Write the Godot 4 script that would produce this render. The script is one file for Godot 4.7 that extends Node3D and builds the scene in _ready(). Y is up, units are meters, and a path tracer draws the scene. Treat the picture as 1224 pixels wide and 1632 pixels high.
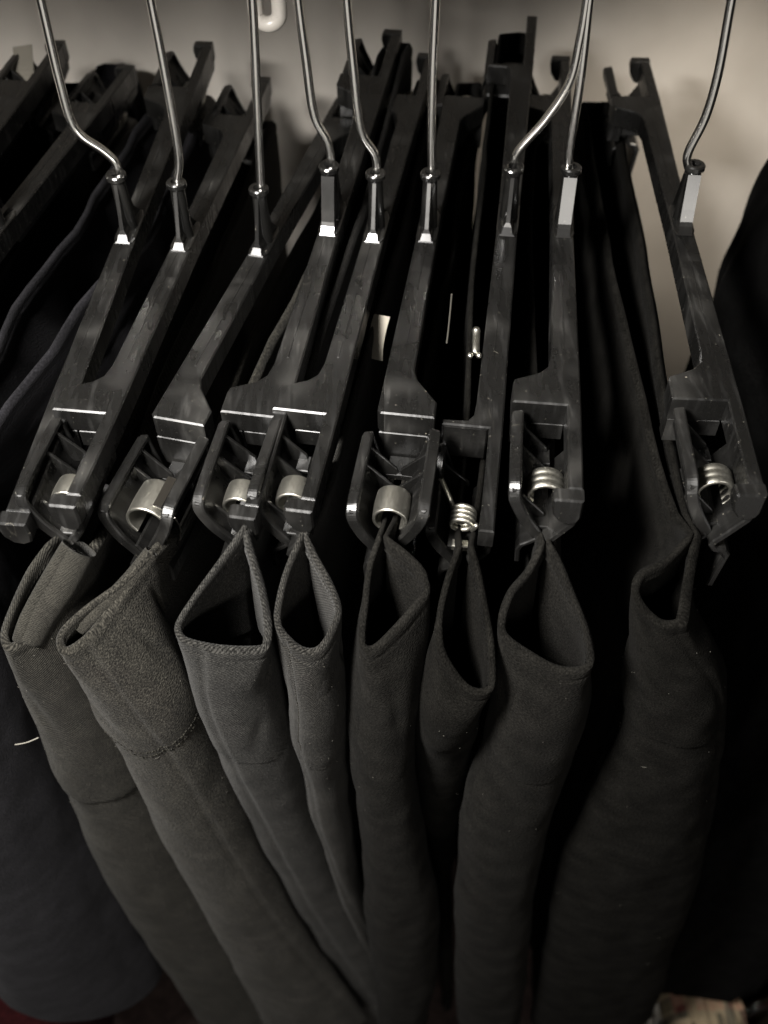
extends Node3D

# ---------------------------------------------------------------- names and metas
var taken := {}

func numbered(called: String) -> String:
	var n: int = taken.get(called, 0)
	taken[called] = n + 1
	return called if n == 0 else "%s_%03d" % [called, n]

func tag(o: Node, label: String, category: String, group := "", kind := "") -> void:
	o.set_meta("label", label)
	if category != "": o.set_meta("category", category)
	if group != "": o.set_meta("group", group)
	if kind != "": o.set_meta("kind", kind)

func thing(called: String, label: String, category: String, group := "") -> Node3D:
	var o := Node3D.new()
	o.name = numbered(called)
	add_child(o)
	tag(o, label, category, group)
	return o

func mesh_part(called: String, mesh: Mesh, mat: Material, parent: Node) -> MeshInstance3D:
	var o := MeshInstance3D.new()
	o.mesh = mesh
	o.material_override = mat
	o.name = called if parent != self else numbered(called)
	parent.add_child(o, true)
	return o

func done(st: SurfaceTool) -> ArrayMesh:
	st.generate_normals()
	return st.commit()

func begin(smooth := false) -> SurfaceTool:
	var st := SurfaceTool.new()
	st.begin(Mesh.PRIMITIVE_TRIANGLES)
	st.set_smooth_group(0 if smooth else -1)
	return st

# ---------------------------------------------------------------- mesh helpers (millimetres in, metres out)
var SX := 1.0
var SZ := 1.0

func pt(v: Vector3) -> Vector3:
	return Vector3(v.x * SX, v.y, v.z * SZ) * 0.001

func tri(st: SurfaceTool, a: Vector3, b: Vector3, c: Vector3) -> void:
	for p in [a, b, c]: st.add_vertex(pt(p))

func quad(st: SurfaceTool, a: Vector3, b: Vector3, c: Vector3, d: Vector3) -> void:
	tri(st, a, b, c)
	tri(st, a, c, d)

func inset(poly: PackedVector2Array, d: float) -> PackedVector2Array:
	var out := PackedVector2Array()
	var n := poly.size()
	var area := 0.0
	for i in n: area += poly[i].cross(poly[(i + 1) % n])
	var s := signf(area)
	for i in n:
		var e0 := (poly[i] - poly[(i + n - 1) % n]).normalized()
		var e1 := (poly[(i + 1) % n] - poly[i]).normalized()
		var n0 := Vector2(-e0.y, e0.x) * s
		var n1 := Vector2(-e1.y, e1.x) * s
		var m := (n0 + n1).normalized()
		out.append(poly[i] + m * d / maxf(m.dot(n0), 0.4))
	return out

# a polygon in the plane U,V pushed along N from h0 to h1, both rims chamfered
func prism(st: SurfaceTool, poly: PackedVector2Array, u: Vector3, v: Vector3, nn: Vector3, o: Vector3, h0: float, h1: float, ch := 0.5) -> void:
	var small := inset(poly, ch)
	var s := signf(h1 - h0)
	var rings := [[small, h0], [poly, h0 + s * ch], [poly, h1 - s * ch], [small, h1]]
	var n := poly.size()
	for k in 3:
		var pa: PackedVector2Array = rings[k][0]
		var pb: PackedVector2Array = rings[k + 1][0]
		for i in n:
			var j := (i + 1) % n
			quad(st, o + u * pa[i].x + v * pa[i].y + nn * rings[k][1], o + u * pa[j].x + v * pa[j].y + nn * rings[k][1],
				o + u * pb[j].x + v * pb[j].y + nn * rings[k + 1][1], o + u * pb[i].x + v * pb[i].y + nn * rings[k + 1][1])
	var t := Geometry2D.triangulate_polygon(poly)
	for k in range(0, t.size(), 3):
		for e in [[h0, [0, 1, 2]], [h1, [0, 2, 1]]]:
			var c: Array = []
			for q in e[1]: c.append(o + u * small[t[k + q]].x + v * small[t[k + q]].y + nn * e[0])
			tri(st, c[0], c[1], c[2])

func slab(st: SurfaceTool, poly: PackedVector2Array, top: float, bottom: float, ch := 0.5) -> void:      # outline in x,z
	prism(st, poly, Vector3.RIGHT, Vector3.BACK, Vector3.UP, Vector3.ZERO, bottom, top, ch)

func block(st: SurfaceTool, a: Vector3, b: Vector3, ch := 0.4) -> void:
	slab(st, PackedVector2Array([Vector2(a.x, a.z), Vector2(b.x, a.z), Vector2(b.x, b.z), Vector2(a.x, b.z)]), b.y, a.y, ch)

# a bent sheet: profile in x,y with a thickness, pushed along z
func bent(st: SurfaceTool, prof: PackedVector2Array, t: float, z0: float, z1: float, ch := 0.4) -> void:
	var l := PackedVector2Array()
	var r := PackedVector2Array()
	for i in prof.size():
		var a := prof[maxi(i - 1, 0)]
		var b := prof[mini(i + 1, prof.size() - 1)]
		var d := (b - a).normalized()
		l.append(prof[i] + Vector2(-d.y, d.x) * t * 0.5)
		r.append(prof[i] - Vector2(-d.y, d.x) * t * 0.5)
	r.reverse()
	l.append_array(r)
	prism(st, l, Vector3.RIGHT, Vector3.UP, Vector3.BACK, Vector3.ZERO, z0, z1, ch)

func catmull(pts: PackedVector3Array, per: int) -> PackedVector3Array:
	var out := PackedVector3Array()
	var n := pts.size()
	for i in n - 1:
		var a := pts[maxi(i - 1, 0)]
		var d := pts[mini(i + 2, n - 1)]
		for k in per:
			out.append(pts[i].cubic_interpolate(pts[i + 1], a, d, float(k) / per))
	out.append(pts[n - 1])
	return out

func resample(pts: PackedVector3Array, n: int) -> PackedVector3Array:
	var fine := catmull(pts, 16)
	var len := PackedFloat32Array([0.0])
	for i in range(1, fine.size()): len.append(len[i - 1] + fine[i].distance_to(fine[i - 1]))
	var out := PackedVector3Array()
	var k := 0
	for i in n + 1:
		var want := len[-1] * i / n
		while k < fine.size() - 2 and len[k + 1] < want: k += 1
		var span := maxf(len[k + 1] - len[k], 1e-9)
		out.append(fine[k].lerp(fine[k + 1], clampf((want - len[k]) / span, 0, 1)))
	return out

func tube(st: SurfaceTool, path: PackedVector3Array, r: float, sides := 12, flat := 1.0, taper := 0.0) -> void:
	var rings := []
	var side := Vector3.RIGHT
	for i in path.size():
		var d := (path[mini(i + 1, path.size() - 1)] - path[maxi(i - 1, 0)]).normalized()
		var up := d.cross(side).normalized()
		if up.length() < 0.5: up = d.cross(Vector3.BACK).normalized()
		side = up.cross(d).normalized()
		var ring := []
		var f := float(i) / (path.size() - 1)
		var rr := r * (1.0 - taper * f)
		for k in sides:
			var a := TAU * k / sides
			ring.append(path[i] + (side * cos(a) + up * sin(a) * flat) * rr)
		rings.append(ring)
	for i in rings.size() - 1:
		for k in sides:
			var j := (k + 1) % sides
			quad(st, rings[i][k], rings[i][j], rings[i + 1][j], rings[i + 1][k])
	for e in [0, rings.size() - 1]:
		var c := path[e]
		var d2: Vector3 = (path[e] - path[1 if e == 0 else e - 1]).normalized() * r * 0.45
		for k in sides: tri(st, c + d2, rings[e][k], rings[e][(k + 1) % sides])

# flat strip with rounded long edges that follows a path; w along the side given
func strip(st: SurfaceTool, path: PackedVector3Array, side: Vector3, w: float, t: float) -> void:
	var rings := []
	for i in path.size():
		var d := (path[mini(i + 1, path.size() - 1)] - path[maxi(i - 1, 0)]).normalized()
		var s := (side - d * side.dot(d)).normalized()
		var u := d.cross(s).normalized()
		var ring := []
		var c := minf(0.6, t * 0.35)
		for q in [[-1, -1, 1, 0], [-1, -1, 0, 1], [-1, 1, 0, -1], [-1, 1, 1, 0], [1, 1, -1, 0], [1, 1, 0, -1], [1, -1, 0, 1], [1, -1, -1, 0]]:
			ring.append(path[i] + s * (q[0] * w * 0.5 + q[2] * c) + u * (q[1] * t * 0.5 + q[3] * c))
		rings.append(ring)
	for i in rings.size() - 1:
		for k in 8: quad(st, rings[i][k], rings[i][(k + 1) % 8], rings[i + 1][(k + 1) % 8], rings[i + 1][k])
	for e in [0, rings.size() - 1]:
		for k in range(1, 7): tri(st, rings[e][0], rings[e][k], rings[e][k + 1])

func lathe(st: SurfaceTool, prof: PackedVector2Array, c: Vector3, sides := 20) -> void:
	for i in prof.size() - 1:
		for k in sides:
			var a := TAU * k / sides
			var b := TAU * (k + 1) / sides
			var p := prof[i]
			var q := prof[i + 1]
			quad(st, c + Vector3(cos(a) * p.x, p.y, sin(a) * p.x), c + Vector3(cos(b) * p.x, p.y, sin(b) * p.x),
				c + Vector3(cos(b) * q.x, q.y, sin(b) * q.x), c + Vector3(cos(a) * q.x, q.y, sin(a) * q.x))

func v2(a: Array) -> PackedVector2Array:
	var o := PackedVector2Array()
	for i in range(0, a.size(), 2): o.append(Vector2(a[i], a[i + 1]))
	return o

func v3(a: Array) -> PackedVector3Array:
	var o := PackedVector3Array()
	for i in range(0, a.size(), 3): o.append(Vector3(a[i], a[i + 1], a[i + 2]))
	return o

# ---------------------------------------------------------------- materials
var M := {}
var rng := RandomNumberGenerator.new()

func lin(r: float, g: float, b: float) -> Color:
	return Color(r, g, b).linear_to_srgb()

func noise(freq: float, seed_: int, oct := 3) -> FastNoiseLite:
	var f := FastNoiseLite.new()
	f.noise_type = FastNoiseLite.TYPE_SIMPLEX_SMOOTH
	f.frequency = freq
	f.seed = seed_
	f.fractal_octaves = oct
	return f

func spots(im: Image, count: int, size: int, tint: Color, stretch: float, seed_: int) -> void:
	rng.seed = seed_
	var n := im.get_width()
	for i in count:
		var x := rng.randi_range(size * 4, n - size * 4 - 1)
		var y := rng.randi_range(size * 4, n - size * 4 - 1)
		var a := rng.randf() * TAU
		var l := rng.randf_range(0.5, stretch) * size
		var c := tint * rng.randf_range(0.35, 1.0)
		c.a = 1
		for k in int(l) + 1:
			var px := int(x + cos(a + k * 0.04) * k)
			var py := int(y + sin(a + k * 0.04) * k)
			im.fill_rect(Rect2i(clampi(px, 0, n - 3), clampi(py, 0, n - 3), rng.randi_range(1, size), rng.randi_range(1, size)), c)

func plastic_maps() -> void:
	# black moulding: grey rubbed patches, dust flecks, a few short fibres
	var n := 1024
	var im := Image.create(n, n, false, Image.FORMAT_RGB8)
	var rough := Image.create(n, n, false, Image.FORMAT_RGB8)
	var f := noise(0.0045, 3, 3)
	var g := noise(0.09, 8, 2)
	var streak := noise(0.05, 19, 3)
	for y in n:
		for x in n:
			var v := f.get_noise_2d(x, y) * 0.5 + 0.5
			var w := g.get_noise_2d(x, y) * 0.5 + 0.5
			var sv := streak.get_noise_2d(x * 1.0, y * 0.12) * 0.5 + 0.5
			var c := 0.040 + 0.08 * smoothstep(0.45, 0.9, v) + 0.055 * smoothstep(0.62, 0.85, sv) * smoothstep(0.35, 0.7, v) + 0.012 * w
			im.set_pixel(x, y, Color(c * 1.02, c, c * 0.95))
			var r := 0.23 + 0.14 * smoothstep(0.3, 0.85, v) + 0.16 * smoothstep(0.45, 0.8, sv) + 0.03 * w
			rough.set_pixel(x, y, Color(r, r, r))
	spots(im, 520, 2, Color(0.36, 0.35, 0.32), 1.6, 5)
	spots(im, 90, 3, Color(0.45, 0.43, 0.39), 1.2, 6)
	spots(im, 30, 1, Color(0.5, 0.48, 0.43), 22.0, 9)
	M.plastic_albedo = ImageTexture.create_from_image(im)
	M.plastic_rough = ImageTexture.create_from_image(rough)

# woven wool: kind 0 = felted flecks, 1 = twill diagonal with flecks, 2 = coarse ribs; one pixel is about 0.3 mm of cloth
func weave(kind: int, fleck: float, depth: float, seed_: int) -> Array:
	var n := 512
	rng.seed = seed_
	var im := Image.create(n, n, false, Image.FORMAT_RGB8)
	var hm := Image.create(n, n, false, Image.FORMAT_RGB8)
	var cloud := noise(0.012, seed_, 4)
	var fine := noise(0.24, seed_ + 1, 2)
	for y in n:
		for x in n:
			var th := 0.5 + 0.5 * fine.get_noise_2d(x * 0.8, y)
			var h := th
			if kind == 1: h = 0.5 * th + 0.5 * (0.5 + 0.5 * sin(TAU * (x * 0.9375 + y) * 96.0 / n + 1.2 * fine.get_noise_2d(x, y)))
			if kind == 2: h = 0.4 * th + 0.6 * (0.5 + 0.5 * sin(TAU * (x * 0.5 + y) * 100.0 / n + 0.9 * fine.get_noise_2d(x, y)))
			var v := 0.55 + depth * (h - 0.5) + 0.14 * cloud.get_noise_2d(x, y) + rng.randf_range(-0.16, 0.16) * depth * 2.0
			if rng.randf() < fleck: v += rng.randf_range(0.15, 0.45)
			v = clampf(v, 0.16, 1.0)
			im.set_pixel(x, y, Color(v, v * 0.99, v * 0.962))
			hm.set_pixel(x, y, Color(h, h, h))
	return [ImageTexture.create_from_image(im), ImageTexture.create_from_image(hm)]

func cloth_mat(c: Color, maps: Array, tile: float, sheen := 0.25, relief := 0.03, spec := 0.2) -> StandardMaterial3D:
	var m := StandardMaterial3D.new()
	m.albedo_color = c
	m.albedo_texture = maps[0]
	m.roughness = 0.95
	m.metallic_specular = spec
	m.heightmap_enabled = true
	m.heightmap_texture = maps[1]
	m.heightmap_scale = relief
	m.uv1_scale = Vector3.ONE / tile
	m.rim_enabled = true
	m.rim = sheen
	m.rim_tint = 0.6
	return m

func metal(c: Color, rough: float) -> StandardMaterial3D:
	var m := StandardMaterial3D.new()
	m.albedo_color = c
	m.metallic = 1.0
	m.roughness = rough
	return m

func materials() -> void:
	plastic_maps()
	var p := StandardMaterial3D.new()
	p.albedo_texture = M.plastic_albedo
	p.roughness = 1.0
	p.roughness_texture = M.plastic_rough
	p.metallic_specular = 0.5
	p.uv1_triplanar = true
	p.uv1_world_triplanar = true
	p.uv1_scale = Vector3.ONE / 0.21
	M.plastic = p
	M.neck = p.duplicate()
	M.neck.roughness_texture = null
	M.neck.roughness = 0.2
	M.neck.clearcoat_enabled = true
	M.neck.clearcoat = 1.0
	M.neck.clearcoat_roughness = 0.2
	var scratch := NoiseTexture2D.new()
	scratch.width = 256
	scratch.height = 256
	scratch.seamless = true
	scratch.noise = noise(0.05, 31, 4)
	var ramp := Gradient.new()
	ramp.set_color(0, Color(0.30, 0.30, 0.30))
	ramp.set_color(1, Color(0.46, 0.46, 0.46))
	scratch.color_ramp = ramp
	M.wire = metal(Color(0.92, 0.91, 0.89), 0.2)
	M.spring = metal(Color(0.72, 0.71, 0.67), 1.0)
	M.spring.roughness_texture = scratch
	M.spring.uv1_triplanar = true
	M.spring.uv1_scale = Vector3(60, 60, 60)
	M.chrome = metal(Color(0.86, 0.85, 0.83), 0.12)
	M.zinc = metal(Color(0.84, 0.83, 0.79), 0.3)
	var wp := StandardMaterial3D.new()
	wp.albedo_color = lin(0.34, 0.32, 0.29)
	wp.roughness = 0.35
	M.white_plastic = wp
	var felt := weave(0, 0.035, 0.8, 11)
	var twill := weave(1, 0.012, 1.0, 12)
	var ribs := weave(2, 0.02, 0.8, 13)
	var plain := weave(0, 0.004, 0.4, 14)
	M.felt_maps = felt
	M.wool = cloth_mat(lin(0.040, 0.038, 0.033), felt, 0.15, 0.2, 0.05)
	M.twill = cloth_mat(lin(0.038, 0.0375, 0.036), twill, 0.15, 0.2, 0.04)
	M.twill_fleck = cloth_mat(lin(0.034, 0.033, 0.031), twill, 0.14, 0.2, 0.05)
	M.ribbed = cloth_mat(lin(0.037, 0.0355, 0.031), ribs, 0.15, 0.2, 0.05)
	M.black_wool = cloth_mat(lin(0.0185, 0.0178, 0.0165), plain, 0.15, 0.05, 0.04, 0.12)
	M.black_smooth = cloth_mat(lin(0.0145, 0.0140, 0.0130), plain, 0.13, 0.03, 0.035, 0.08)
	M.deep_black = cloth_mat(lin(0.006, 0.006, 0.0062), plain, 0.15, 0.03, 0.02, 0.08)
	M.navy = cloth_mat(lin(0.026, 0.0255, 0.031), plain, 0.14, 0.12, 0.03)
	M.maroon = cloth_mat(lin(0.045, 0.007, 0.009), plain, 0.14, 0.12, 0.03)
	M.ribbed_fold = M.ribbed.duplicate()
	M.wool_fold = M.wool.duplicate()
	for k in ["ribbed_fold", "wool_fold"]:
		M[k].uv1_triplanar = true
		M[k].uv1_scale = Vector3.ONE * 12.0
	M.lint = cloth_mat(lin(0.55, 0.53, 0.48), plain, 0.05, 0.1)
	M.lint_fibre = cloth_mat(lin(0.15, 0.145, 0.13), plain, 0.05, 0.1)
	M.thread = cloth_mat(lin(0.075, 0.072, 0.062), plain, 0.01, 0.1)
	M.label_cloth = cloth_mat(lin(0.55, 0.52, 0.46), plain, 0.05, 0.1)

# ---------------------------------------------------------------- hangers
# Every hanger: local x across, y up, z along the bar, origin on the bar's top under the neck.
func make_bar(kind: String, mx: float) -> ArrayMesh:
	var st := begin()
	SX = mx
	SZ = 1.0
	var near: Array
	if kind == "two_lever":
		near = [-5.4, 4.0, -6.6, 112.0, -9.0, 118.0, -19.0, 131.0, -19.0, 141.0, 5.0, 141.0, 6.6, 139.0]
	elif kind == "coil":
		near = [-5.4, 4.0, -6.4, 128.0, -7.0, 135.0, -9.5, 138.5, -21.0, 139.0, -21.0, 142.0, 0.4, 142.0, 0.4, 178.0, 0.0, 191.0, 0.0, 197.0, 6.5, 197.0, 6.5, 141.0]
	else:
		near = [-5.4, 4.0, -6.2, 108.0, -7.6, 116.0, -11.5, 120.5, -22.5, 126.0, -23.2, 129.0, -23.2, 141.0, 0.6, 141.0, 0.4, 190.0, 6.6, 190.0, 6.8, 141.0]
	var poly := v2(near)
	poly.append(Vector2(5.4, 4.0))
	var far := PackedVector2Array()
	for i in range(poly.size() - 1, -1, -1): far.append(Vector2(poly[i].x, -poly[i].y))
	if kind == "bare":     # its near end has lost the clip: a straight blade with a foot
		poly = v2([-5.4, 4.0, -5.8, 120.0, -5.2, 190.0, 5.4, 190.0, 6.2, 120.0, 5.4, 4.0])
	poly.append_array(far)
	slab(st, poly, 0.0, -12.5, 0.7)
	# mould line along the top and the stiffening web below
	for s in [-1, 1]:
		block(st, Vector3(-0.9, -0.6, 12 * s), Vector3(-0.3, 0.22, 104 * s), 0.1)
		block(st, Vector3(-1.6, -19.0, 14 * s), Vector3(1.6, -12.7, 112 * s), 0.4)
		var z0: float = 133.0 * s
		var z1: float = 140.6 * s
		if kind == "bare" and s > 0:
			prism(st, v2([5.5, 0.1, 5.6, -8.0, 4.6, -12.4, 1.0, -14.4, -3.6, -13.6, -6.8, -9.6, -7.8, -4.0, -7.2, -0.8, -6.2, 0.1]), Vector3.RIGHT, Vector3.UP, Vector3.BACK, Vector3.ZERO, 189.8, 197.0, 0.8)
		elif kind == "fixed_jaw" or kind == "bare":
			# wall under the shoulder with the notch that the lever swings in, and the curled foot at the prong's end
			block(st, Vector3(-22.6, -26.0, z0), Vector3(-15.0, -12.7, z1))
			block(st, Vector3(-14.0, -22.0, z0), Vector3(0.6, -12.7, z1))
			prism(st, v2([6.7, 0.1, 6.8, -10.5, 5.6, -13.6, 2.4, -15.0, -1.6, -13.8, -4.6, -9.6, -5.8, -4.0, -5.4, -0.8, -4.4, 0.1]), Vector3.RIGHT, Vector3.UP, Vector3.BACK, Vector3.ZERO, 189.8 * s, 197.0 * s, 0.8)
		elif kind == "two_lever":
			block(st, Vector3(-18.6, -30.0, z0), Vector3(6.0, -12.7, z1), 0.6)
			block(st, Vector3(-12.0, -31.0, z1 + 0.3 * s), Vector3(1.0, -27.0, z1 + 12.0 * s), 0.6)
		else:
			var cur := PackedVector3Array()
			for k in 9:
				var a := k / 8.0 * PI * 0.55
				cur.append(Vector3(-10.3, -1.5 - 22.0 * sin(a) * 0.9, (141.5 - 9.0 * (1 - cos(a)) * 0.6 + k * 0.8) * s))
			strip(st, cur, Vector3.RIGHT, 20.0, 2.4)
	return done(st)

func make_neck(wide: bool) -> ArrayMesh:
	var st := begin(true)
	SX = 1.0
	SZ = 1.0
	st.set_smooth_group(-1)
	lathe(st, v2([2.5, 30.5, 2.8, 32.6, 4.6, 32.6, 5.2, 31.9, 5.2, 29.9, 4.6, 29.3, 3.7, 29.2]), Vector3.ZERO, 40)
	st.set_smooth_group(0)
	lathe(st, v2([3.7, 29.2, 3.9, 20.0, 4.3, 8.0, 4.8, 0.5, 4.8, -1.0]), Vector3.ZERO, 24)
	st.set_smooth_group(-1)
	for s in [-1.0, 1.0]:
		var w := 3.3 if wide else 0.95
		var f := [[28.6, 4.2, w], [12.0, 9.0, w], [6.0, 10.8, w * (1.0 if wide else 1.1)], [3.9, 11.7, w if wide else 2.1], [1.1, 14.2, w if wide else 2.9]]
		for i in f.size() - 1:
			var a: Array = f[i]
			var b: Array = f[i + 1]
			quad(st, Vector3(-a[2], a[0], a[1] * s), Vector3(a[2], a[0], a[1] * s), Vector3(b[2], b[0], b[1] * s), Vector3(-b[2], b[0], b[1] * s))
			for q in [-1.0, 1.0]:
				quad(st, Vector3(q * a[2], a[0], a[1] * s), Vector3(q * a[2], a[0], 2.0 * s), Vector3(q * b[2], b[0], 2.0 * s), Vector3(q * b[2], b[0], b[1] * s))
		quad(st, Vector3(-w, 28.6, 4.2 * s), Vector3(w, 28.6, 4.2 * s), Vector3(w, 28.6, 2 * s), Vector3(-w, 28.6, 2 * s))
	# saddle round the foot of the neck
	slab(st, v2([-5.6, -10, -4, -14.6, 4, -14.6, 5.6, -10, 5.6, 10, 4, 14.6, -4, 14.6, -5.6, 10]), 1.1, -0.3, 0.6)
	return done(st)

func lever_mesh(cx: float, flip: float, dy: float, sz: float) -> ArrayMesh:
	var st := begin()
	SZ = sz
	var prof := PackedVector2Array()
	for q in v2([-13.6, -4.0, -14.0, -9.0, -8.5, -20.0, -2.6, -31.0, -1.2, -34.2, -4.0, -37.0, -7.4, -39.5, -8.6, -43.0, -8.2, -51.0]): prof.append(Vector2(cx + flip * q.x, q.y + dy))
	bent(st, prof, 2.2, 147.0, 190.0, 0.5)
	var rim := v3([-13.4, -3.2, 146.0, -13.6, -3.2, 166.0, -13.6, -3.3, 183.0, -13.6, -4.4, 187.4, -13.4, -7.4, 189.6, -11.6, -13.0, 190.0, -8.0, -20.6, 190.0, -3.0, -29.5, 189.0, -1.6, -33.0, 188.4])
	for i in rim.size(): rim[i] = Vector3(cx + flip * rim[i].x, rim[i].y + dy, rim[i].z)
	strip(st, catmull(rim, 4), Vector3(1, 0.25 * flip, 0), 5.2, 2.6)
	var back := PackedVector3Array([rim[0] + Vector3(0, 0.6, -1), Vector3(cx - flip * 9.0, -19.0 + dy, 146.0), Vector3(cx - flip * 3.0, -30.0 + dy, 146.5)])
	strip(st, back, Vector3(1, 0.3, 0), 4.4, 2.2)
	return done(st)

func fin_mesh(cx: float, flip: float, dy: float, sz: float, z: float, drop: float) -> ArrayMesh:
	var st := begin()
	SZ = sz
	var f := PackedVector2Array()
	for q in v2([-12.8, -3.4, -11.4, -3.6, 0.6, -16.5, 1.2, -18.6, 0.2, -20.6, -7.6, -20.8, -12.8, -9.5]): f.append(Vector2(cx + flip * q.x, q.y + dy - drop))
	prism(st, f, Vector3.RIGHT, Vector3.UP, Vector3.BACK, Vector3.ZERO, z, z + 1.6, 0.35)
	return done(st)

func jaw_mesh(sz: float, tip: float) -> ArrayMesh:
	var st := begin()
	SZ = sz
	bent(st, v2([4.6, -12.9, 4.2, -17.0, -1.5, -26.0, -5.6, -32.0, -6.2, -34.4, -4.4, -37.0, -0.4, -38.0, 1.4, -40.4, 1.0, -44.0, -0.6, -tip]), 3.0, 150.0, 195.0, 0.6)
	block(st, Vector3(-14.5, -29.5, 150.0), Vector3(-2.6, -27.5, 188.0))
	block(st, Vector3(-10.5, -21.0, 150.0), Vector3(-4.5, -19.0, 159.0))
	bent(st, v2([-9.5, -20.0, -6.0, -29.0]), 1.5, 150.5, 158.0)
	return done(st)

func band_mesh(cx: float, cy: float, r: float, z0: float, z1: float, ribbed: bool, sz: float) -> ArrayMesh:
	var st := begin(true)
	SZ = sz
	var rows := 25
	var cols := 26
	var grid := []
	for layer in 2:
		for i in rows + 1:
			var f := float(i) / rows
			var bump := 0.55 * absf(sin(f * PI * 3.0)) if ribbed else 0.35 * sin(f * PI)
			var rr := r + bump - layer * 1.3
			var ring := []
			for k in cols + 1:
				var a := deg_to_rad(lerpf(-50.0, 230.0, float(k) / cols))
				ring.append(Vector3(cx + cos(a) * rr, cy + sin(a) * rr, lerpf(z0, z1, f if layer == 0 else 1.0 - f)))
			grid.append(ring)
	for i in grid.size():
		var a2: Array = grid[i]
		var b2: Array = grid[(i + 1) % grid.size()]
		for k in cols: quad(st, a2[k], a2[k + 1], b2[k + 1], b2[k])
	return done(st)

func coil_mesh(sz: float) -> ArrayMesh:
	var st := begin(true)
	SZ = sz
	var p := PackedVector3Array([Vector3(-18.5, -6.0, 168.0), Vector3(-14.0, -14.0, 172.0), Vector3(-12.2, -18.0, 174.0)])
	for k in 78:
		var a := PI * 0.9 - TAU * k / 22.0
		p.append(Vector3(-7.2 + cos(a) * 4.9, -18.0 + sin(a) * 4.9, 176.0 + k * 0.11))
	p.append(Vector3(-1.0, -13.0, 186.0))
	tube(st, p, 1.15, 10)
	return done(st)

func hook_mesh(path: Array, spin: float) -> ArrayMesh:
	# the wire from the neck to the rail, as a list of x,y of its axis relative to the neck's base; then over the rail and down behind it
	var st := begin(true)
	SX = 1.0
	SZ = 1.0
	var p := PackedVector3Array([Vector3(0, 26, 0)])
	for i in range(0, path.size(), 2): p.append(Vector3(path[i], path[i + 1], 0))
	var top := p[-1]
	p.append(top + Vector3(-0.3, 14, 0))
	p.append(top + Vector3(-0.5, 26, 0))
	var fine := catmull(p, 7)
	var o := fine[-1]
	for k in range(1, 15):
		var a := PI * 1.12 * k / 14.0
		fine.append(o + Vector3(sin(spin) * 15.5 * (1 - cos(a)), 15.5 * sin(a), -cos(spin) * 15.5 * (1 - cos(a))))
	tube(st, fine, 2.2, 14)
	return done(st)

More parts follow.
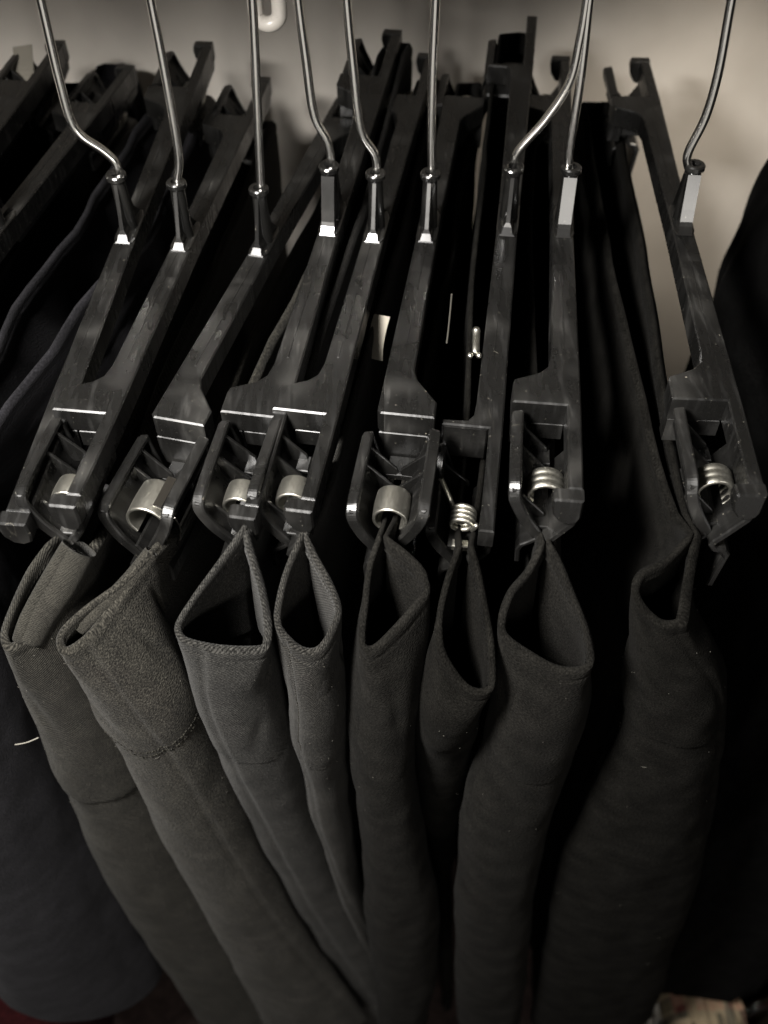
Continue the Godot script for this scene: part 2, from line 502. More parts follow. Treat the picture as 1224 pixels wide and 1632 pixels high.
func hanger(kind: String, mx: float, at: Vector3, yaw: float, pitch: float, wide_neck: bool, wire: Array, ribbed: bool, label: String, tip := 47.0, askew := false) -> Node3D:
	var t := thing("clip_hanger", label, "hanger", "black clip hangers side by side on the rail")
	t.position = at * 0.001
	t.rotation_degrees = Vector3(pitch, yaw, 0)
	mesh_part("bar", make_bar(kind, mx), M.plastic, t)
	mesh_part("neck", make_neck(wide_neck), M.neck, t)
	SX = mx
	for sz in [1.0, -1.0]:
		SX = mx
		if kind == "bare" and sz > 0: continue
		if kind == "fixed_jaw" or kind == "bare":
			mesh_part("clip_jaw", jaw_mesh(sz, tip), M.plastic, t)
			var l := mesh_part("clip_lever", lever_mesh(-7.0, 1.0, 0.0, sz), M.plastic, t)
			mesh_part("fin", fin_mesh(-7.0, 1.0, 0.0, sz, 150.5, 0.0), M.plastic, l)
			mesh_part("fin", fin_mesh(-7.0, 1.0, 0.0, sz, 162.0, 1.0), M.plastic, l)
			mesh_part("fin", fin_mesh(-7.0, 1.0, 0.0, sz, 181.0, 9.0), M.plastic, l)
			mesh_part("spring", band_mesh(-6.6, -18.5 if sz > 0 else -26.0, 7.9, 169.0, 180.0, ribbed, sz), M.spring, t)
		elif kind == "two_lever":
			for f in [1.0, -1.0]:
				var l2 := mesh_part("clip_lever", lever_mesh(-5.0 - f * 1.5, f, -7.0 if f < 0 else -1.5, sz), M.plastic, t)
				mesh_part("fin", fin_mesh(-5.0 - f * 1.5, f, -7.0, sz, 151.0, 0.0), M.plastic, l2)
				mesh_part("fin", fin_mesh(-5.0 - f * 1.5, f, -7.0, sz, 160.0, 2.0), M.plastic, l2)
			mesh_part("spring", band_mesh(-5.0, -23.0 if sz > 0 else -29.0, 9.6 if askew else 7.6, 165.0 if askew else 169.0, 183.0, false, sz), M.spring, t)
			if askew:
				var sh := begin()
				SZ = sz
				var arc := PackedVector2Array()
				for k in 13: arc.append(Vector2(-8.0 + 11.5 * cos(deg_to_rad(95.0 + k * 9.0)), -24.5 + 12.0 * sin(deg_to_rad(95.0 + k * 9.0))))
				arc.append_array(v2([-18.0, -33.0, -15.0, -38.0, -12.6, -42.0]))
				bent(sh, arc, 1.0, 163.0, 181.0, 0.3)
				mesh_part("spring_clip", done(sh), M.chrome, t)
			var pad := begin()
			SZ = sz
			bent(pad, v2([-9.0, -31.5, -4.5, -36.0, -1.5, -31.0]), 2.0, 160.0, 190.0)
			mesh_part("pad", done(pad), M.plastic, t)
		else:
			var l3 := mesh_part("clip_lever", lever_mesh(-7.0, 1.0, -9.0, sz), M.plastic, t)
			mesh_part("fin", fin_mesh(-7.0, 1.0, -9.0, sz, 152.0, 2.0), M.plastic, l3)
			if sz > 0: mesh_part("spring", coil_mesh(sz), M.spring, t)
			var jw := begin()
			SZ = sz
			bent(jw, v2([5.5, -12.9, 5.0, -22.0, 0.5, -31.0, -3.0, -36.0, -1.0, -43.0, 1.0, -50.0]), 2.0, 150.0, 194.0)
			block(jw, Vector3(-13.0, -31.0, 168.0), Vector3(1.0, -27.5, 189.0))
			mesh_part("clip_jaw", done(jw), M.plastic, t)
			if sz < 0: continue
			var pin := begin()
			SX = mx
			SZ = sz
			block(pin, Vector3(-11.0, -28.5, 186.6), Vector3(-3.5, -24.5, 190.5), 0.5)
			mesh_part("spring_pin", done(pin), M.spring, t)
	SX = 1.0
	SZ = 1.0
	# the wire hangs plumb, whatever the bar's tilt
	var h := mesh_part("wire_hook", hook_mesh(wire, 0.0), M.wire, t)
	h.basis = t.basis.inverse()
	return t

# ---------------------------------------------------------------- trousers hung by the hem
var wrinkle: FastNoiseLite

func leg_mesh(hem: Array, rows: Array, o: Dictionary) -> ArrayMesh:
	var nf: int = 76
	var nb: int = 22
	var hp := v3(hem)
	var front := resample(hp, nf)
	var ap := (hp[0] + hp[-1]) * 0.5
	var slope := tan(deg_to_rad(o.yaw))
	var rise := tan(deg_to_rad(o.pitch))
	var zend := -672.0
	var hx := func(z: float) -> float: return ap.x + (z + 262.0) * slope
	# rings: the hem, then one per row
	var rings: Array[PackedVector3Array] = []
	var ts := PackedFloat32Array([0.0])
	for k in rows.size() / 4 + 1:
		var left := PackedVector3Array()
		var mid: PackedVector3Array
		var right := PackedVector3Array()
		var zs := -262.0
		var rl: float = o.get("roll_left", 7.0)
		var rr: float = o.get("roll_right", 7.0)
		var y := 0.0
		if k == 0:
			mid = front
		else:
			y = rows[k * 4 - 4]
			var zf: float = rows[k * 4 - 3]
			var xl: float = rows[k * 4 - 2]
			var xr: float = rows[k * 4 - 1]
			var w := xr - xl
			var rd: float = o.get("round", 1.0)
			var deep := zf - 40.0 * minf(rd, 3.4) - minf((k - 1) * 9.0, 36.0)
			zs = deep
			var bx: float = lerpf((xl + xr) * 0.5, hx.call(deep), 0.55)
			var hw := minf(w * 0.3, 2.6 + 2.2 * (k - 1))
			mid = resample(PackedVector3Array([Vector3(bx - hw, y, deep), Vector3(xl + w * 0.05, y, zf - 25 * minf(rd, 4.5)), Vector3(xl + w * 0.03, y, zf - 14 * minf(rd, 6.0)), Vector3(xl + w * 0.2, y, zf - 3.5 * rd),
				Vector3(xl + w * 0.5, y, zf), Vector3(xl + w * 0.8, y, zf - 3.5 * sqrt(rd)), Vector3(xr - w * 0.03, y, zf - 14 * sqrt(rd)), Vector3(xr - w * 0.05, y, zf - 25 * sqrt(rd)), Vector3(bx + hw, y, deep)]), nf)
			ts.append(ap.y - 30.0 - y)
		for i in nb:
			var f := float(i + 1) / nb
			var z := lerpf(zs, zend, f)
			var b := sin(minf(f * 1.6, 1.0) * PI * 0.5)
			var cx: float = hx.call(z)
			var lx0: float = mid[0].x - hx.call(zs)
			var rx0: float = mid[nf].x - hx.call(zs)
			var fade := 1.0 - smoothstep(0.0, 0.3, f)
			var sag := 7.0 * sin(f * PI) + (14.0 * smoothstep(0.93, 1.0, f))
			var yl := y
			if k == 0: yl = ap.y - (z + 262.0) * rise - sag - float(o.get("sink", 9.0)) * smoothstep(0.0, 0.06, f) * (1.0 - 0.9 * smoothstep(0.14, 0.34, f))
			var grow := 1.0 + 0.18 * k
			var end := 1.0 - 0.9 * smoothstep(0.965, 1.0, f)
			var wav := wrinkle.get_noise_3d(z * 0.45, k * 40.0 + o.seed * 31.0, 5.0) * float(o.get("wave", 7.0)) * minf(k + 0.4, 2.0)
			left.append(Vector3(cx + lx0 * fade - rl * b * grow * end + wav * b * end, yl, z))
			right.append(Vector3(cx + rx0 * fade + rr * b * grow * end + wav * b * end, yl, z))
		if k == rows.size() / 4 and o.has("tilt"):
			for side in [left, mid, right]:
				for i in side.size(): side[i].y += (side[i].x - ap.x) * o.tilt
		left.reverse()
		left.append_array(mid)
		left.append_array(right)
		rings.append(left)
	var nc := rings[0].size()
	# heights at which the sheet is cut: inside up to the rim, over it, then down the outside
	var cut := []
	for t in [58.0, 48.0, 38.0, 29.0, 21.0, 15.0, 10.0, 6.4]: cut.append([t, -1.4, 0.0])
	for q in [[5.9, -2.9], [4.9, -2.2], [3.4, -2.6], [1.5, -2.6]]: cut.append([q[0], q[1], 0.0])
	cut.append([0.3, -2.3, 0.5])
	cut.append([0.0, -1.3, 0.85])
	cut.append([0.3, -0.35, 0.5])
	var t2 := 1.4
	var last: float = ts[-1]
	while t2 < last:
		cut.append([t2, 0.0, 0.0])
		t2 += 1.5 if t2 < 60.0 else (2.0 if t2 < 190.0 else 11.0)
	cut.append([last, 0.0, 0.0])
	var pos := []
	for c in cut:
		var t: float = c[0]
		var k := 0
		while k < ts.size() - 2 and ts[k + 1] < t: k += 1
		var h := ts[k + 1] - ts[k]
		var f := clampf((t - ts[k]) / h, 0.0, 1.0)
		var row := PackedVector3Array()
		for i in nc:
			var p1: Vector3 = rings[k][i]
			var p2: Vector3 = rings[k + 1][i]
			var m1: Vector3 = (p2 - p1)
			var m2: Vector3 = m1
			if k > 0: m1 = (p2 - rings[k - 1][i]) * (h / (ts[k + 1] - ts[k - 1]))
			else: m1 = Vector3(m1.x * 0.5, m1.y, m1.z * 0.5)
			if k + 2 < ts.size(): m2 = (rings[k + 2][i] - p1) * (h / (ts[k + 2] - ts[k]))
			var f2 := f * f
			var f3 := f2 * f
			row.append(p1 * (2 * f3 - 3 * f2 + 1) + m1 * (f3 - 2 * f2 + f) + p2 * (-2 * f3 + 3 * f2) + m2 * (f3 - f2))
		pos.append(row)
	var st := begin(true)
	var s0: float = o.get("hem_line", 46.0)
	var step: float = o.get("hem_step", 0.7)
	var seams: Array = o.get("seams", [])
	var dents: Array = o.get("dents", [])
	var top: PackedVector3Array = pos[13]
	var u := PackedFloat32Array([0.0])
	for i in range(1, nc): u.append(u[i - 1] + rings[1][i].distance_to(rings[1][i - 1]))
	var lines: Array = o.get("stitch", [])
	var traced := []
	for q in lines: traced.append({})
	var lint_at := PackedVector3Array()
	var lint_rng := RandomNumberGenerator.new()
	lint_rng.seed = int(o.seed) + 5
	var sums := PackedFloat32Array()
	sums.resize(nc)
	for r in cut.size():
		var row: PackedVector3Array = pos[r]
		for i in nc:
			var a := row[maxi(i - 1, 0)]
			var b := row[mini(i + 1, nc - 1)]
			var d := Vector2(b.x - a.x, b.z - a.z)
			d = d.normalized() if d.length() > 1e-4 else Vector2(1, 0)
			var n := Vector3(-d.y, 0, d.x)
			if r > 15: sums[i] += row[i].distance_to(pos[r - 1][i])
			var s := sums[i]
			var off: float = cut[r][1]
			if r >= 15:
				off += step * (1.0 - smoothstep(s0 - 0.6, s0 + 0.6, s)) - 0.45 * exp(-pow((s - s0 + 3.2) / 0.8, 2)) - 0.35 * exp(-pow((s - s0 - 0.6) / 0.8, 2))
				off -= 0.55 * exp(-pow((s - 6.0) / 0.9, 2)) * o.get("edge_stitch", 1.0)
				var c := float(i - nb) / nf
				for q in seams:
					var at: float = q[0] + q[1] * s * 0.001
					off += q[2] * (smoothstep(at - 0.012, at + 0.012, c) - 0.5 * smoothstep(at, at + 0.35, c)) - 1.3 * exp(-pow((c - at) / 0.010, 2))
				if o.has("ribs") and c > 0.66: off += 0.9 * sin(TAU * s / 11.0) * smoothstep(0.66, 0.8, c) * smoothstep(50.0, 80.0, s)
				for q in dents:
					var dc: float = (c - q[0]) * u[nb + nf] * 0.55
					var ds: float = s - q[1]
					var al: float = dc * cos(q[4]) + ds * sin(q[4])
					var ac: float = -dc * sin(q[4]) + ds * cos(q[4])
					off -= q[2] * exp(-pow(al / (q[3] * 3.2), 2) - pow(ac / q[3], 2))
				var soft := smoothstep(0.0, 40.0, s)
				off += wrinkle.get_noise_3d(row[i].x * 0.8 + o.seed * 50.0, row[i].y * 0.35, row[i].z * 0.8) * (0.5 + 2.4 * soft)
			var p := row[i] + n * off + Vector3(0, cut[r][2], 0)
			if r > 15:
				for q in lines.size():
					var l: Array = lines[q]
					if l[0] == "down":
						if absf(float(i - nb) - (l[1] + l[2] * s * 0.001) * nf) < 0.5 and s > l[3] and s < l[4]: traced[q][r] = p + n * 0.25
					elif i > nb + 2 and i < nb + nf - 2 and s <= l[1]: traced[q][i] = p + n * 0.25
				if i > nb and i < nb + nf and s > 4 and lint_rng.randf() < o.get("lint", 0.002): lint_at.append(p + n * 0.2)
			st.set_uv(Vector2(u[i], s if r > 14 else ((r - 15) * 1.1 if r > 11 else -cut[r][0] - 3.2)) * 0.001)
			st.add_vertex(p * 0.001)
	for r in cut.size() - 1:
		for i in nc:
			var j := (i + 1) % nc
			for q in [[r, i], [r, j], [r + 1, j], [r, i], [r + 1, j], [r + 1, i]]: st.add_index(q[0] * nc + q[1])
	o.lint_at = lint_at
	o.paths = []
	for q in traced:
		var keys: Array = q.keys()
		keys.sort()
		var path := PackedVector3Array()
		for k in keys:
			if path.is_empty() or path[-1].distance_to(q[k]) > 0.3: path.append(q[k])
		o.paths.append(path)
	return done(st)

func stitches(parent: Node, path: PackedVector3Array, pitch: float, r: float, mat: Material) -> void:
	if path.size() < 4: return
	var st := begin(true)
	var total := 0.0
	for i in range(1, path.size()): total += path[i].distance_to(path[i - 1])
	var n := int(total / pitch)
	var fine := resample(path, n * 3)
	for i in n: tube(st, PackedVector3Array([fine[i * 3], fine[i * 3 + 1].lerp(fine[i * 3 + 2], 0.5)]), r, 5)
	mesh_part("stitching", done(st), mat, parent).set_meta("kind", "stuff")

func lint(parent: Node, spots_: PackedVector3Array, seed_: int) -> void:
	if spots_.is_empty(): return
	var st := begin(true)
	var g := RandomNumberGenerator.new()
	g.seed = seed_
	for p in spots_:
		var d := Vector3(g.randfn(), g.randfn(), g.randfn() * 0.3).normalized() * g.randf_range(0.2, 1.6) * (2.0 if g.randf() < 0.12 else 0.6)
		var e := Vector3(g.randfn(), g.randfn(), 0.4).normalized() * 0.3
		tube(st, PackedVector3Array([p, p + d * 0.5 + e, p + d]), g.randf_range(0.09, 0.19), 4)
	mesh_part("lint", done(st), M.lint_fibre, parent).set_meta("kind", "stuff")

# ---------------------------------------------------------------- other garments and heaps: a closed shape lofted through rings y, cx, cz, half x, half z
func loft(rings: Array, power: float, folds: float, fold_freq: float, seed_: int, lump := 0.0) -> ArrayMesh:
	var st := begin(true)
	var n := 120
	var rows := 90
	var k := rings.size() / 5
	var f := noise(fold_freq, seed_, 3)
	var pts := []
	for r in rows + 1:
		var t := float(r) / rows * (k - 1)
		var i := mini(int(t), k - 2)
		var e := t - i
		var g := []
		for q in 5: g.append(cubic_interpolate(rings[i * 5 + q], rings[(i + 1) * 5 + q], rings[maxi(i - 1, 0) * 5 + q], rings[mini(i + 2, k - 1) * 5 + q], e))
		for a in n:
			var w := TAU * a / n
			var c := cos(w)
			var s := sin(w)
			var d := Vector3(signf(c) * pow(absf(c), power), 0, signf(s) * pow(absf(s), power))
			var fold := f.get_noise_3d(c * 60.0, g[0] * 0.12, s * 60.0) * folds
			pts.append(Vector3(g[1] + d.x * (g[3] + fold), g[0] + lump * f.get_noise_2d(g[1] + d.x * g[3] * 2.0, d.z * g[4] * 2.0), g[2] + d.z * (g[4] + fold)))
	for p in pts.size():
		st.set_uv(Vector2(float(p % n) / n * 0.9, pts[p].y * -0.001))
		st.add_vertex(pts[p] * 0.001)
	for r in rows:
		for a in n:
			var b := (a + 1) % n
			for q in [[r, a], [r, b], [r + 1, b], [r, a], [r + 1, b], [r + 1, a]]: st.add_index(q[0] * n + q[1])
	for e in [0, rows]:
		var mid := Vector3.ZERO
		for a in n: mid += pts[e * n + a] / n
		st.set_uv(Vector2.ZERO)
		st.add_vertex(mid * 0.001)
		var m: int = pts.size() + (0 if e == 0 else 1)
		for a in n:
			for q in [m, e * n + a, e * n + (a + 1) % n]: st.add_index(q)
	return done(st)

func box_mesh(a: Vector3, b: Vector3) -> ArrayMesh:
	var st := begin()
	block(st, a, b, 0.5)
	return done(st)

func _ready() -> void:
	# ------------------------------------------------ camera
	var cam := Camera3D.new()
	cam.name = "camera"
	add_child(cam)
	cam.rotation_degrees = Vector3(-48, 0, 0)
	cam.near = 0.02
	cam.far = 20.0
	var lens := CameraAttributesPhysical.new()
	lens.frustum_focal_length = 22.66
	lens.frustum_focus_distance = 0.445
	lens.exposure_aperture = 5.0
	cam.attributes = lens      # focal length over a 24 mm high sensor: 55.8 degrees
	cam.current = true
	# ------------------------------------------------ surroundings and lamps
	var we := WorldEnvironment.new()
	we.name = "surroundings"
	var e := Environment.new()
	e.background_mode = Environment.BG_COLOR
	e.background_color = lin(0.004, 0.004, 0.004)
	e.tonemap_mode = Environment.TONE_MAPPER_LINEAR
	e.tonemap_exposure = 1.14
	e.sdfgi_enabled = true
	e.ssao_enabled = true
	e.ssil_enabled = true
	we.environment = e
	add_child(we)
	var key := AreaLight3D.new()
	key.name = "lamp_key"
	key.area_size = Vector2(0.12, 0.12)
	key.light_energy = 1.9
	key.light_color = Color(1.0, 0.985, 0.965)
	key.shadow_enabled = true
	key.area_range = 8.0
	add_child(key)
	key.look_at_from_position(Vector3(-0.23, 0.11, -0.04), Vector3(-0.02, -0.34, -0.45))
	var fill := AreaLight3D.new()
	fill.name = "lamp_room"
	fill.area_size = Vector2(1.35, 0.22)
	fill.light_energy = 0.65
	fill.light_color = Color(1.0, 0.98, 0.95)
	fill.shadow_enabled = true
	fill.area_range = 8.0
	add_child(fill)
	fill.look_at_from_position(Vector3(0.02, -0.28, 0.92), Vector3(0.0, -0.34, -0.3))
	var low := AreaLight3D.new()
	low.name = "lamp_low"
	low.area_size = Vector2(1.4, 0.8)
	low.light_energy = 0.16
	low.light_color = Color(1.0, 0.98, 0.95)
	low.shadow_enabled = true
	low.area_range = 8.0
	add_child(low)
	low.look_at_from_position(Vector3(0.0, -0.98, 0.75), Vector3(0.0, -0.26, -0.45))
	var glow := SpotLight3D.new()
	glow.name = "lamp_wall"
	glow.light_energy = 0.15
	glow.light_color = Color(1.0, 0.955, 0.89)
	glow.light_size = 0.04
	glow.spot_angle = 34.0
	glow.spot_angle_attenuation = 1.0
	glow.spot_range = 6.0
	glow.shadow_enabled = true
	add_child(glow)
	glow.look_at_from_position(Vector3(0.31, -0.10, -0.50), Vector3(0.245, -0.62, -0.78))
	materials()
	wrinkle = noise(0.022, 77, 3)
	# ------------------------------------------------ wall, floor, rail
	var wallm := StandardMaterial3D.new()
	var wn := NoiseTexture2D.new()
	wn.width = 512
	wn.height = 512
	wn.seamless = true
	wn.noise = noise(0.012, 21, 5)
	var wr := Gradient.new()
	wr.set_color(0, Color(0.74, 0.715, 0.68))
	wr.set_color(1, Color(0.81, 0.785, 0.75))
	wn.color_ramp = wr
	wallm.albedo_texture = wn
	wallm.roughness = 0.9
	wallm.uv1_triplanar = true
	wallm.uv1_scale = Vector3.ONE * 1.6
	var wall := mesh_part("wall", box_mesh(Vector3(-2200, -1260, -880), Vector3(2200, 900, -780)), wallm, self)
	tag(wall, "plain painted beige grey wall behind the rail of hangers", "wall", "", "structure")
	var floorm := cloth_mat(lin(0.10, 0.072, 0.070), M.felt_maps, 0.09, 0.1, 0.08)
	floorm.uv1_triplanar = true
	floorm.uv1_scale = Vector3.ONE * 9.0
	var fl := mesh_part("floor", box_mesh(Vector3(-2200, -1360, -780), Vector3(2200, -1250, 2200)), floorm, self)
	tag(fl, "brownish carpeted floor below the hanging trousers", "floor", "", "structure")
	var shelfm := StandardMaterial3D.new()
	shelfm.albedo_color = lin(0.5, 0.48, 0.45)
	shelfm.roughness = 0.6
	var shelf := mesh_part("shelf", box_mesh(Vector3(-1100, -38, -779), Vector3(1100, -18, -240)), shelfm, self)
	tag(shelf, "pale shelf board above the clothes rail, out of the picture", "shelf")
	var rail := begin(true)
	tube(rail, PackedVector3Array([Vector3(-900, -126, -472.5), Vector3(0, -126, -472.5), Vector3(900, -126, -472.5)]), 12.0, 32)
	var rl := mesh_part("clothes_rail", done(rail), M.chrome, self)
	tag(rl, "round metal clothes rail that the wire hooks hang over", "rail")
	# ------------------------------------------------ hangers
	var grab := [
		["bare", 1.0, Vector3(-135.5, -281, -457), -5.0, 5.0, false, [0.3, 36, -4.5, 43, -16, 54.4, -17.8, 77.5, -17.2, 114], false, "black clip hanger leftmost of those with a wire hook, wire kinked sideways above its neck", 47.0],
		["fixed_jaw", 1.0, Vector3(-106.6, -287, -457), -7.0, 0.0, false, [1.0, 34, 3.6, 47, 3.7, 83.5, 2.8, 120], false, "black clip hanger second from the left among the wire hooks, clip window overlapping the leftmost", 47.0],
		["two_lever", -1.0, Vector3(-64.4, -290, -457), -14.0, 1.3, false, [1.0, 32, 2.8, 65, 5.8, 123], false, "black clip hanger turned askew with a shiny wrap-round spring on its two-lever clip", 47.0],
		["fixed_jaw", 1.0, Vector3(-27.2, -276, -457), -9.5, 6.0, true, [0.6, 32, -0.8, 43, -6.8, 57, -9.2, 84, -11.0, 109], false, "black clip hanger gripping the trousers with the wide triangular hem opening", 47.0],
		["fixed_jaw", 1.0, Vector3(-4.0, -281, -457), -9.3, 3.0, false, [0.4, 32, -0.7, 41.4, -7.4, 54.4, -10.6, 86, -12.7, 114], false, "black clip hanger fifth from the left, its clip overlapping its left neighbour", 47.0],
		["two_lever", -1.0, Vector3(23.7, -281, -457), -8.3, 2.8, false, [0.6, 33, -0.4, 56, -0.9, 86, -0.8, 114], false, "black clip hanger near the middle with two sprung levers and a straight upright wire", 47.0],
		["coil", 1.0, Vector3(65.6, -275.8, -457), -7.7, 8.4, false, [0.2, 31, 1.6, 38, 13.2, 54, 22.2, 72.3, 24.2, 92.4, 24.5, 108.6], false, "black clip hanger with a bare coil spring and its wire bent far right", 47.0],
		["fixed_jaw", 1.0, Vector3(94.8, -278.4, -457), -6.3, 1.5, true, [-1.5, 33, -2.3, 42, -2.0, 75, -3.3, 111], true, "black clip hanger second from the right, ribbed spring gripping the wide-open trouser hem", 47.0],
		["fixed_jaw", 1.0, Vector3(157.1, -277.2, -457), -3.5, 0.7, true, [-3.8, 32, -4.9, 39, -0.8, 57, -0.2, 79.6, -2.5, 110], true, "black clip hanger rightmost in the row, standing apart beside a pale wall gap", 62.0],
		["fixed_jaw", 1.0, Vector3(-205.5, -280, -457), -9.9, 0.5, false, [0.5, 36, -9, 60, -10, 114], false, "black clip hanger at the left edge above navy cloth, its neck out of picture", 47.0],
		["fixed_jaw", 1.0, Vector3(-237.0, -270, -457), -6.5, 2.0, false, [0.5, 36, -4, 60, -4, 104], false, "black clip hanger in the far left corner, only its far end in the picture", 47.0],
	]
	for g in grab: hanger(g[0], g[1], g[2], g[3], g[4], g[5], g[6], g[7], g[8], g[9], g[8].contains("askew"))
	# ------------------------------------------------ trousers
	var cut_of := {
		2: [[-142.3, -310.7, -262.0, -150.5, -319.7, -256.1, -159.3, -333.9, -246.9, -164.4, -344.3, -240.2, -162.4, -350.2, -236.4, -154.9, -346.7, -238.6, -144.6, -338.7, -243.8, -135.4, -328.0, -250.8, -124.8, -315.1, -259.1],
			[-405.2, -240.4, -179.0, -134.8, -449.4, -241.4, -182.0, -134.6, -523.2, -242.4, -185.7, -131.3, -679.5, -243.4, -193.0, -123.7, -1020.8, -244.4, -181.1, -91.7]],
		3: [[-100.0, -315.6, -262.0, -113.2, -326.7, -254.8, -128.8, -336.3, -248.6, -139.7, -344.7, -243.1, -142.0, -350.9, -239.1, -138.8, -354.1, -237.0, -130.1, -349.6, -239.9, -121.2, -341.1, -245.5, -109.2, -326.7, -254.8, -98.2, -316.1, -261.7],
			[-402.2, -235.0, -147.6, -94.6, -457.7, -235.0, -141.0, -89.9, -566.7, -235.0, -137.8, -79.9, -730.3, -235.0, -129.6, -60.6, -983.7, -235.0, -116.3, -15.7]],
		4: [[-59.3, -301.0, -262.0, -69.8, -313.1, -254.2, -81.0, -325.9, -245.9, -88.3, -335.8, -239.4, -87.8, -340.6, -236.3, -83.5, -343.7, -234.3, -70.2, -346.2, -232.7, -55.5, -346.6, -232.4, -50.3, -344.9, -233.5, -48.4, -336.5, -238.9, -50.1, -323.6, -247.4, -53.3, -312.0, -254.9, -56.2, -302.4, -261.1],
			[-392.8, -234.4, -93.4, -49.5, -468.0, -240.6, -91.9, -47.0, -557.5, -246.8, -88.4, -41.9, -705.1, -253.0, -78.3, -27.3, -862.9, -259.2, -70.5, -1.1, -1104.5, -265.4, -47.0, 31.3]],
		5: [[-35.7, -305.0, -262.0, -41.3, -316.0, -254.8, -44.8, -326.6, -248.0, -46.5, -336.1, -241.8, -44.0, -342.1, -238.0, -36.9, -348.1, -234.0, -30.2, -349.3, -233.2, -24.7, -345.7, -235.6, -19.2, -336.1, -241.8, -18.3, -330.1, -245.7, -21.7, -321.9, -251.1, -27.3, -312.6, -257.1, -31.3, -305.0, -262.0],
			[-385.1, -231.2, -47.2, -18.6, -458.7, -239.2, -48.6, -19.8, -549.8, -247.2, -46.1, -21.5, -687.4, -255.2, -36.7, -17.9, -843.8, -263.2, -21.1, -3.7, -1127.8, -271.2, 5.3, 25.3]],
		6: [[-3.1, -305.0, -262.0, -7.1, -316.0, -254.8, -9.0, -330.1, -245.7, -10.5, -343.3, -237.2, -8.1, -348.1, -234.0, -3.2, -347.6, -234.3, 4.8, -340.8, -238.7, 14.1, -331.3, -244.9, 19.1, -325.4, -248.8, 17.9, -318.4, -253.3, 11.3, -311.9, -257.5, 2.1, -305.7, -261.6],
			[-397.3, -232.0, -16.1, 17.9, -458.8, -232.0, -17.7, 17.0, -550.9, -232.0, -15.6, 23.4, -683.9, -232.0, -13.9, 38.3, -806.5, -232.0, -10.9, 43.5, -971.7, -232.0, -5.7, 40.2]],
		7: [[30.6, -311.5, -262.0, 26.1, -323.6, -254.1, 22.9, -337.9, -244.8, 23.9, -350.1, -237.0, 29.6, -359.9, -230.5, 37.4, -367.4, -225.7, 44.9, -368.2, -225.2, 48.6, -363.7, -228.1, 47.5, -347.6, -238.5, 43.7, -330.7, -249.5, 40.6, -318.9, -257.2, 38.0, -311.5, -262.0],
			[-412.2, -227.2, 16.9, 47.2, -489.6, -248.4, 17.5, 50.6, -597.2, -269.6, 22.6, 50.5, -705.8, -290.8, 34.9, 54.7, -833.4, -312.0, 47.7, 58.6, -1374.5, -333.2, 75.6, 87.8]],
		8: [[65.3, -310.3, -262.0, 60.5, -319.6, -256.0, 53.4, -327.8, -250.6, 49.8, -338.5, -243.6, 52.2, -345.8, -238.9, 63.4, -353.1, -234.2, 75.9, -358.8, -230.5, 86.9, -358.8, -230.5, 90.9, -353.9, -233.7, 87.9, -342.2, -241.3, 80.9, -327.8, -250.6, 74.9, -316.1, -258.2, 70.6, -310.3, -262.0],
			[-397.1, -228.5, 51.2, 97.7, -445.5, -228.5, 48.8, 101.5, -518.0, -228.5, 44.6, 99.2, -618.5, -228.5, 45.5, 100.7, -765.2, -228.5, 52.1, 110.8, -957.5, -228.5, 64.5, 124.6]],
		9: [[126.6, -304.2, -262.0, 117.5, -312.9, -256.3, 107.9, -317.5, -253.3, 105.5, -323.8, -249.3, 109.0, -330.9, -244.7, 117.0, -337.3, -240.5, 123.7, -338.1, -240.0, 126.7, -335.7, -241.6, 127.8, -325.0, -248.5, 129.4, -314.5, -255.3, 131.0, -304.2, -262.0],
			[-395.8, -238.0, 116.2, 161.1, -456.5, -238.0, 122.6, 176.8, -530.3, -238.0, 117.7, 193.1, -643.1, -238.0, 114.3, 212.7, -766.5, -238.0, 121.0, 226.2, -995.6, -238.0, 135.4, 251.9]],
	}
